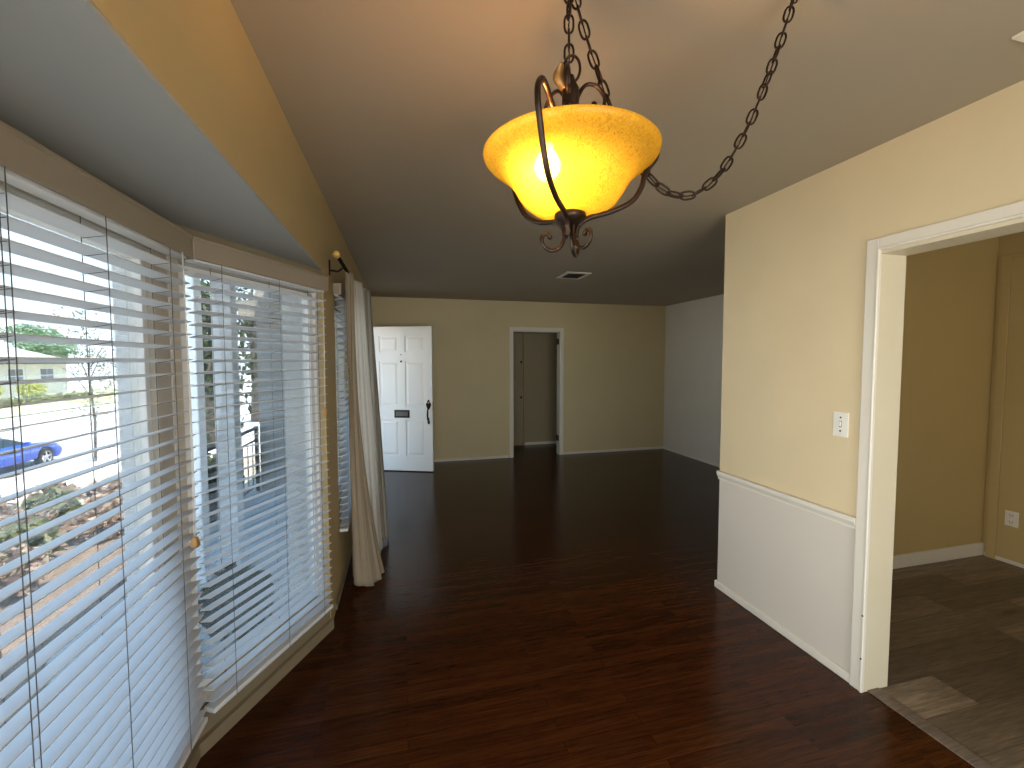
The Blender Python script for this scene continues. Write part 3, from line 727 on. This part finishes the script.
for z in (.317, .367):
    s = B(((XK - .0205, 2.108, z - .016), (XK - .0175, 2.142, z + .016))).build('socket_face', 'plastic', t, bevel=.004)
    m = MB()
    for y in (2.117, 2.133): m.box((XK - .021, y - .0015, z - .004), (XK - .020, y + .0015, z + .008))
    m.lathe([(0, .0005), (.003, .0005), (.003, 0)], (XK - .0205, 2.125, z - .009), 8, axis=(-1, 0, 0)); m.build('slots', 'black', s)
t = thing('ceiling_vent', (1.81, 4.42, H - .01), 'white framed ceiling vent with dark louvers above the living room', 'vent')
B(((1.67, 4.25, H - .010), (1.715, 4.58, H)), ((1.905, 4.25, H - .010), (1.95, 4.58, H)), ((1.715, 4.25, H - .010), (1.905, 4.30, H)), ((1.715, 4.53, H - .010), (1.905, 4.58, H))).build('frame', 'trim', t, bevel=.003)
m = MB()
for k in range(7): y = 4.32 + k * .032; m.frame((1.81, y, H - .006), (1, 0, 0), (0, .7, -.7), (0, .7, .7), (-.094, -.009, -.001), (.094, .009, .001))
m.build('louvers', 'slotmetal', t)
B(((1.715, 4.30, H - .002), (1.905, 4.53, H - .0005))).build('duct_opening', 'black', t)
t = thing('ceiling_grille', (1.84, .80, H - .008), 'cream return grille on the ceiling by the partition', 'vent')
B(((1.716, .60, H - .008), (1.735, .90, H)), ((1.96, .60, H - .008), (1.98, .90, H)), ((1.735, .60, H - .008), (1.96, .62, H)), ((1.735, .88, H - .008), (1.96, .90, H))).build('frame', 'trim', t, bevel=.002)
m = MB()
for k in range(12): m.box((1.738, .628 + k * .021, H - .006), (1.958, .640 + k * .021, H - .001))
m.build('louvers', 'ceil', t)

# ================================================================== outdoors
# ground: flat by the house, falling to the street
def gz(x): 
    if x > -4.6: return -.34
    if x > -11.2: return -.34 + (-4.6 - x) / 6.6 * -1.92
    return -2.26
def strip(name, x0, x1, y0, y1, mat, label, cat, dz=0., n=24, kind='structure', thick=.3):
    m = MB(); xs = [x0 + (x1 - x0) * i / n for i in range(n + 1)]
    vs = []
    for x in xs: vs += [(x, y0, gz(x) + dz), (x, y1, gz(x) + dz)]
    m.add(vs, [(2 * i, 2 * i + 2, 2 * i + 3, 2 * i + 1) for i in range(n)], True)
    return tag(m.build(name, mat, solid=0), label, cat, None, kind)
strip('ground', -70, 12, -40, 110, 'drive', 'pale sunlit paving and yard sloping to the street', 'ground', dz=-.02)
strip('front_yard', -9.0, -1.0, -12, 9.5, 'yard', 'sunlit dry yard between the house and the street', 'yard', dz=-.005)
strip('road', -25, -10.6, -40, 110, 'asphalt', 'sun-bleached street in front of the house', 'road', n=4)
m = MB(); m.prism([(-1.95, 6.2), (-.60, 6.2), (-.60, 2.66), (-1.05, 2.0), (-1.95, 2.9)], -.34, -.15)
struct(m.build('porch_floor', 'concrete'), 'grey concrete porch slab', 'porch floor')
def bed_p(u, v): return (-4.6 + 3.1 * u, 1.2 + 5.2 * v, -.33 + .05 * math.sin(u * 9) * math.sin(v * 13) * math.sin(PI * u) + .05)
m = MB(); m.grid(bed_p, 30, 40); tag(m.build('planting_bed', 'soil'), 'brown mulched planting bed beyond the street-facing blind', 'planting bed', None, 'structure')
def lawn_p(u, v): return (-39 + 13 * u, 15 + 60 * v, -2.2 + .25 * (1 - u))
m = MB(); m.grid(lawn_p, 6, 6); tag(m.build('lawn', 'lawn'), 'dry lawn across the street', 'lawn', None, 'structure')
# roof, eaves, porch beam
m = B(((-1.62, -1.8, 2.62), (4.8, 7.8, 2.74)))
struct(m.build('roof', 'roofgrey'), 'roof over the rooms and the porch', 'roof')
m = B(((-1.55, -1.8, 2.55), (-.5, 6.5, 2.60)))
struct(m.build('porch_soffit', 'extwhite'), 'white boarded soffit of the porch roof', 'soffit')
m = B(((-1.95, 6.02, 2.06), (-.60, 6.16, 2.27)), ((-1.60, 3.4, 2.40), (-1.27, 6.02, 2.56)))
struct(m.build('porch_beam', paint('grey beam', (.30, .27, .22))), 'grey timber porch beam', 'beam')
m = B(((-1.80, 6.18, -.34), (-.60, 6.40, 2.6)))
struct(m.build('wall_porch', 'stucco'), 'grey block wall closing the end of the porch', 'wall')
m = B(((xo - .02, 2.56, -.34), (xo, WY0, 2.56)), ((xo - .02, WY0, -.34), (xo, WY1, WZ0)), ((xo - .02, WY0, WZ1), (xo, WY1, 2.56)), ((xo - .02, WY1, -.34), (xo, DY0, 2.56)), ((xo - .02, DY0, DZ), (xo, DY1, 2.56)),
      ((xo - .02, 2.545, -.34), (A - .03, 2.56, 2.0)))
struct(m.build('wall_exterior', 'extwhite'), 'white boarded outside of the front wall', 'wall')
def post(x, y, w, label, top=2.55):
    t = thing('porch_post', (x, y, -.15), label, 'post', 'porch posts')
    B(((x - w / 2, y - w / 2, -.15), (x + w / 2, y + w / 2, top))).build('shaft', 'extwhite', t, bevel=.008)
    B(((x - w / 2 - .015, y - w / 2 - .015, -.15), (x + w / 2 + .015, y + w / 2 + .015, -.06))).build('plinth', 'extwhite', t, bevel=.006)
    m = MB(); h = .24
    m.extrude([(x + w / 2, y - .03, top), (x + w / 2 + h, y - .03, top), (x + w / 2, y - .03, top - h)], (0, .06, 0))
    m.build('corner_brace', 'extwhite', t)
post(-1.36, 3.90, .14, 'white porch post with a shaded edge, middle of the view through the angled blind', 2.394)
post(-1.52, 3.70, .12, 'slim white porch post just right of the bay corner', 2.394)
post(-1.26, 2.54, .14, 'broad white porch post seen through the street-facing blind')
# railing
t = thing('porch_railing', (-1.82, 5.0, -.15), 'dark iron railing along the edge of the porch', 'railing')
RYS, RYE = 4.42, 6.14
MB().tube([(-1.82, RYS, .67), (-1.82, RYE, .67)], .022, 8).build('top_rail', 'iron', t)
MB().tube([(-1.82, RYS, .52), (-1.82, RYE, .52)], .012, 8).build('middle_rail', 'iron', t)
MB().tube([(-1.82, RYS, -.05), (-1.82, RYE, -.05)], .012, 8).build('bottom_rail', 'iron', t)
for y in (RYS + .01, RYE - .02): B(((-1.84, y - .02, -.15), (-1.80, y + .02, .69))).build('post', 'iron', t)
y = RYS + .17
while y < RYE - .05:
    MB().tube([(-1.82, y, -.05), (-1.82, y, .52)], .007, 6).build('baluster', 'iron', t)
    y += .17
# shrubs, trees
def shrub(x, y, z, r, h, mat, n, leaf, label, group=None, name='shrub'):
    t = thing(name, (x, y, z), label, 'shrub', group)
    MB().leaves((x, y, z + h * .55), (r, r, h * .5), n, leaf, .25).build('foliage', mat, t)
    m = MB()
    for k in range(4): a = k * 1.7 + x; m.tube([(x, y, z), (x + r * .3 * math.cos(a), y + r * .3 * math.sin(a), z + h * .4), (x + r * .55 * math.cos(a), y + r * .55 * math.sin(a), z + h * .75)], .008, 5)
    m.build('stems', 'bark', t)
    return t
bl = ['dry brown leafed shrub in the mulched bed', 'grey green leafed shrub in the mulched bed', 'yellow green tuft in the mulched bed nearest the blind']
spots = []
for i in range(4):
    for j in range(6):
        x, y = -4.3 + .56 * i + (.22 if j % 2 else 0) + random.uniform(-.03, .03), 3.55 + .54 * j + random.uniform(-.03, .03)
        if x < -2.8: spots.append((x, y, j))
for i, (x, y, j) in enumerate(spots):
    k = 2 if j == 0 else (1 if i % 4 == 2 else 0)
    shrub(x, y, -.3, .235, (.36, .42, .30)[k], ('leafbrown', 'leafgrey', 'leafyel')[k], 260, .05, bl[k], ('brown bed shrubs', 'grey green bed shrubs', 'yellow green bed tufts')[k])
shrub(-.98, 2.84, -.15, .20, .42, 'leafdark', 700, .035, 'dark green low shrub outside the foot of the angled bay window')
for k, (x, y) in enumerate([(-2.22, 4.75), (-2.22, 5.35), (-2.22, 5.95)]):
    shrub(x, y, -.34, .275, .72, 'leafdark', 800, .045, 'dark shrub behind the iron porch railing', 'shrubs behind the porch railing')
def tree(x, y, z, h, r, mat, n, leaf, label, trunk=.16, group=None, sh=.3, cz=.68, rz=.42):
    t = thing('street_tree', (x, y, z), label, 'tree', group)
    m = MB(); m.tube([(x, y, z), (x + .05, y, z + h * .3), (x - .08, y + .05, z + h * .62), (x, y, z + h * .85)], [trunk, trunk * .8, trunk * .55, trunk * .2], 9)
    for k in range(5):
        a = k * 1.26 + x; b = z + h * (.4 + .07 * k); m.tube([(x, y, b), (x + r * .4 * math.cos(a), y + r * .4 * math.sin(a), b + h * .16), (x + r * .75 * math.cos(a), y + r * .75 * math.sin(a), b + h * .22)], [trunk * .4, trunk * .25, trunk * .1], 6)
    m.build('trunk', 'bark', t)
    m = MB()
    for k in range(7):
        a = k * 2.4; rr = r * .5 * (k / 7) ** .5
        m.leaves((x + rr * math.cos(a) * 1.2, y + rr * math.sin(a) * 1.2, z + h * cz + h * rz * .5 * math.sin(k * 1.9)), (r * .55, r * .55, h * rz * .6), n // 7, leaf, sh)
    m.build('crown', mat, t); return t
tree(-56, 86, -2.2, 9.0, 4.8, 'leafgreen', 2600, .32, 'big green tree behind the grey house across the street', .3, cz=.76, rz=.3)
tree(-10.35, 17.9, -2.05, 5.0, 1.05, 'leafgrey', 800, .05, 'thin trunked sparse street tree on the bright kerb, right of the blue car', .045, sh=.1, cz=.68, rz=.42)
tree(-4.35, 11.3, -.45, 4.6, 1.15, 'leafdark', 1500, .10, 'dark leafed tree seen between the porch posts', .13, cz=.55, rz=.6)
tree(-4.75, 16.0, -.45, 5.2, 1.0, 'leafdark', 600, .09, 'dark trunked tree seen beside the porch block wall', .17, cz=.62, rz=.5)
for k, (x, y) in enumerate([(-35.9, 48.6), (-34.6, 51.6)]):
    shrub(x, y, -2.1, 1.0, 2.0, 'leafyel', 500, .16, 'round yellow green bush in front of the grey house', 'yellow bushes across the street', 'garden_bush')
for k in range(6):
    shrub(-31.5 + .1 * k, 41.5 + 2.1 * k, -2.1, 1.0, .7, 'leafgrey', 240, .12, 'low dark hedge shrub along the far lawn edge', 'hedge shrubs across the street', 'hedge_shrub')
# house across the street
t = thing('neighbor_house', (-44.6, 53, -2.2), 'low grey-roofed house across the street', 'house')
hx0, hx1, hy0, hy1 = -51, -38.2, 44, 62
B(((hx0, hy0, -2.2), (hx1, hy1, 1.6))).build('walls', 'housewall', t)
m = MB(); ex = .8
m.extrude([(hx0 - ex, hy0 - ex, 1.45), (hx1 + ex, hy0 - ex, 1.45), (hx1 + ex, hy0 - ex, 1.6), ((hx0 + hx1) / 2, hy0 - ex, 3.5), (hx0 - ex, hy0 - ex, 1.6)], (0, hy1 - hy0 + 2 * ex, 0)); m.build('roof', 'roofgrey', t)
B(((hx1 + ex, hy0 - ex, 1.35), (hx1 + ex + .06, hy1 + ex, 1.62))).build('fascia', 'roofdark', t)
for y0 in (46, 50, 54, 58):
    w = B(((hx1, y0, -.7), (hx1 + .06, y0 + 2.0, .9))).build('window_frame', 'extwhite', t)
    m = MB()
    for a in (0, 1):
        for b in (0, 1): m.box((hx1 + .05, y0 + .12 + a * .92, -.58 + b * .74), (hx1 + .08, y0 + .96 + a * .92, .08 + b * .74))
    m.build('panes', 'housewin', w)
B(((-45, 50, 2.6), (-44.2, 50.9, 4.2))).build('chimney', 'housewall', t)
# car (nose towards +Y, near side at x = -12.6)
t = thing('car', (-13.5, 17.8, -2.26), 'blue two-door car parked on the street beyond the blind', 'car')
cx, cw, g0 = -13.52, .90, -2.26
yb, yf = 15.55, 20.12; wr, wf = 16.55, 19.32
def side(pts, x, w, seg=1): return [(x, y, z) for y, z in pts]
body = [(yb, .42), (yb + .04, .75), (yb + .25, .98), (16.3, 1.02), (17.2, .98), (18.4, .96), (19.3, .88), (19.9, .74), (yf, .55), (yf - .05, .30), (yf - .25, .20)]
for w_ in (wf, wr):
    body += [(w_ + .37 * math.cos(a), .33 + .37 * math.sin(a)) for a in [i * PI / 10 for i in range(0, 11)] if .33 + .37 * math.sin(a) > .2]
body += [(yb + .2, .22)]
m = MB(); m.extrude([(cx - cw, y, g0 + z) for y, z in body], (2 * cw, 0, 0)); cb = m.build('body', 'carblue', t, bevel=.09, seg=4)
cab = [(16.0, .98, .80), (16.9, 1.32, .60), (17.5, 1.36, .58), (17.9, 1.28, .60), (18.75, .93, .80)]
m = MB(); vs = []
for y, z, w_ in cab: vs += [(cx - w_, y, g0 + z), (cx + w_, y, g0 + z), (cx - .82, y, g0 + .92), (cx + .82, y, g0 + .92)]
fs = []
for i in range(4):
    a, b = 4 * i, 4 * i + 4
    fs += [(a, a + 1, b + 1, b), (a + 1, a + 3, b + 3, b + 1), (a + 2, a, b, b + 2)]
m.add(vs, fs); m.build('windows', 'carglass', t)
m = MB(); vs = []
for y, z, w_ in [(16.75, 1.30, .58), (17.2, 1.37, .56), (17.6, 1.37, .56), (17.95, 1.28, .58)]: vs += [(cx - w_, y, g0 + z + .015), (cx, y, g0 + z + .04), (cx + w_, y, g0 + z + .015)]
m.add(vs, [(3 * i + j, 3 * i + j + 1, 3 * i + j + 4, 3 * i + j + 3) for i in range(3) for j in range(2)], True); m.build('roof_panel', 'carblue', t, solid=.03)
for w_ in (wf, wr):
    for sx in (1, -1):
        c = Vector((cx + sx * (cw - .11), w_, g0 + .33))
        wl = MB().lathe([(.23, .11), (.30, .11), (.33, .08), (.33, -.08), (.30, -.11), (.23, -.11)], c, 28, axis=(sx, 0, 0)).build('wheel', 'tyre', t)
        m = MB(); m.lathe([(.21, .10), (.235, .108), (.235, .06), (.21, .06)], c, 24, axis=(sx, 0, 0)); m.lathe([(0, .10), (.05, .10), (.06, .08), (.06, .05)], c, 14, axis=(sx, 0, 0))
        for k in range(5):
            a = k * 2 * PI / 5 + .3; d = Vector((0, math.cos(a), math.sin(a))); e = Vector((0, -math.sin(a), math.cos(a)))
            m.frame(c + Vector((sx * .085, 0, 0)), d, e, (1, 0, 0), (.04, -.03, -.012), (.225, .03, .012))
        m.build('rim', 'alloy', wl)
B(((cx + .45, yf - .22, g0 + .56), (cx + .84, yf - .06, g0 + .68))).build('headlamp', 'plastic', t, bevel=.03)
B(((cx + cw - .02, 18.35, g0 + .92), (cx + cw + .14, 18.47, g0 + 1.04))).build('mirror', 'carblue', t, bevel=.03)

# ================================================================== light
w = bpy.data.worlds.new('World'); S.world = w; w.use_nodes = True
nt = w.node_tree; nt.nodes.clear()
wo = nt.nodes.new('ShaderNodeOutputWorld'); bg = nt.nodes.new('ShaderNodeBackground')
g = nt.nodes.new('ShaderNodeTexCoord'); sx = nt.nodes.new('ShaderNodeSeparateXYZ'); rp = nt.nodes.new('ShaderNodeValToRGB')
nt.links.new(g.outputs['Generated'], sx.inputs[0]); nt.links.new(sx.outputs['Z'], rp.inputs[0])
e = rp.color_ramp.elements; e[0].position = 0.; e[0].color = (.76, .88, 1, 1); e[1].position = .6; e[1].color = (.30, .58, 1, 1)
nt.links.new(rp.outputs[0], bg.inputs[0]); bg.inputs[1].default_value = 2.5
nt.links.new(bg.outputs[0], wo.inputs[0])
sun = bpy.data.lights.new('sun', 'SUN'); sun.energy = 14.; sun.color = (1., .93, .82); sun.angle = .01
so = bpy.data.objects.new('sun', sun); COL.objects.link(so)
so.rotation_euler = Vector((-.22, .30, -.93)).to_track_quat('-Z', 'Y').to_euler()
def portal(loc, nrm, w_, h_):
    l = bpy.data.lights.new('sky_portal', 'AREA'); l.shape = 'RECTANGLE'; l.size = w_; l.size_y = h_; l.cycles.is_portal = True
    o = bpy.data.objects.new('sky_portal', l); COL.objects.link(o); o.location = loc
    o.rotation_euler = Vector(nrm).to_track_quat('-Z', 'Z').to_euler()
portal((-.99, 1.06, 1.04), (1, 0, 0), 1.7, 1.8)
portal((-.77, 2.27, 1.04), (.897, -.44, 0), .9, 1.8)
def fill(loc, nrm, w_, h_, power, col):  # added interior fill, stronger than the sky gives
    """daylight lamp added in an unseen window opening to brighten the room"""
    l = bpy.data.lights.new('window_fill', 'AREA'); l.shape = 'RECTANGLE'; l.size = w_; l.size_y = h_; l.energy = power; l.color = col; l.spread = 2.3
    o = bpy.data.objects.new('window_fill', l); COL.objects.link(o); o.location = loc
    o.rotation_euler = Vector(nrm).to_track_quat('-Z', 'Z').to_euler()
fill((-.585, -.08, 1.04), (.897, .44, -.33), .62, 1.6, 22., (1., .96, .88))
fill((3.2, YB - .02, 1.5), (0, 1, 0), 1.1, .9, 6.5, (1., .86, .62))
fill((.775, YB - .02, 1.07), (0, 1, -.05), 1.9, 1.9, 20., (1., .96, .88))
portal((xo - .03, 3.99, 1.2), (1, 0, 0), 2.1, 1.6)
portal((xo - .03, 5.78, 1.0), (1, 0, 0), .95, 2.0)

# ================================================================== camera
f = 431.6636; pitch, yaw, roll = -.0521, .2487, -.0022
cam = bpy.data.cameras.new('camera'); co = bpy.data.objects.new('camera', cam); COL.objects.link(co)
cam.sensor_width = 36; cam.lens = 36 * f / 1024; cam.clip_start = .02; cam.clip_end = 300
fw = Vector((math.sin(yaw) * math.cos(pitch), math.cos(yaw) * math.cos(pitch), math.sin(pitch)))
r_ = Vector((math.cos(yaw), -math.sin(yaw), 0)); u_ = r_.cross(fw)
r2 = r_ * math.cos(roll) + u_ * math.sin(roll); u2 = -r_ * math.sin(roll) + u_ * math.cos(roll)
co.matrix_world = Matrix(((r2.x, u2.x, -fw.x, 0), (r2.y, u2.y, -fw.y, 0), (r2.z, u2.z, -fw.z, 1.5085), (0, 0, 0, 1)))
S.camera = co
S.view_settings.view_transform = 'Standard'; S.view_settings.look = 'None'; S.view_settings.gamma = 1; S.view_settings.use_curve_mapping = False
S.view_settings.exposure = .5
S.cycles.use_denoising = True
S.cycles.max_bounces = 10; S.cycles.diffuse_bounces = 6; S.cycles.transparent_max_bounces = 24
S.cycles.sample_clamp_indirect = 12.
S.cycles.caustics_reflective = False; S.cycles.caustics_refractive = False
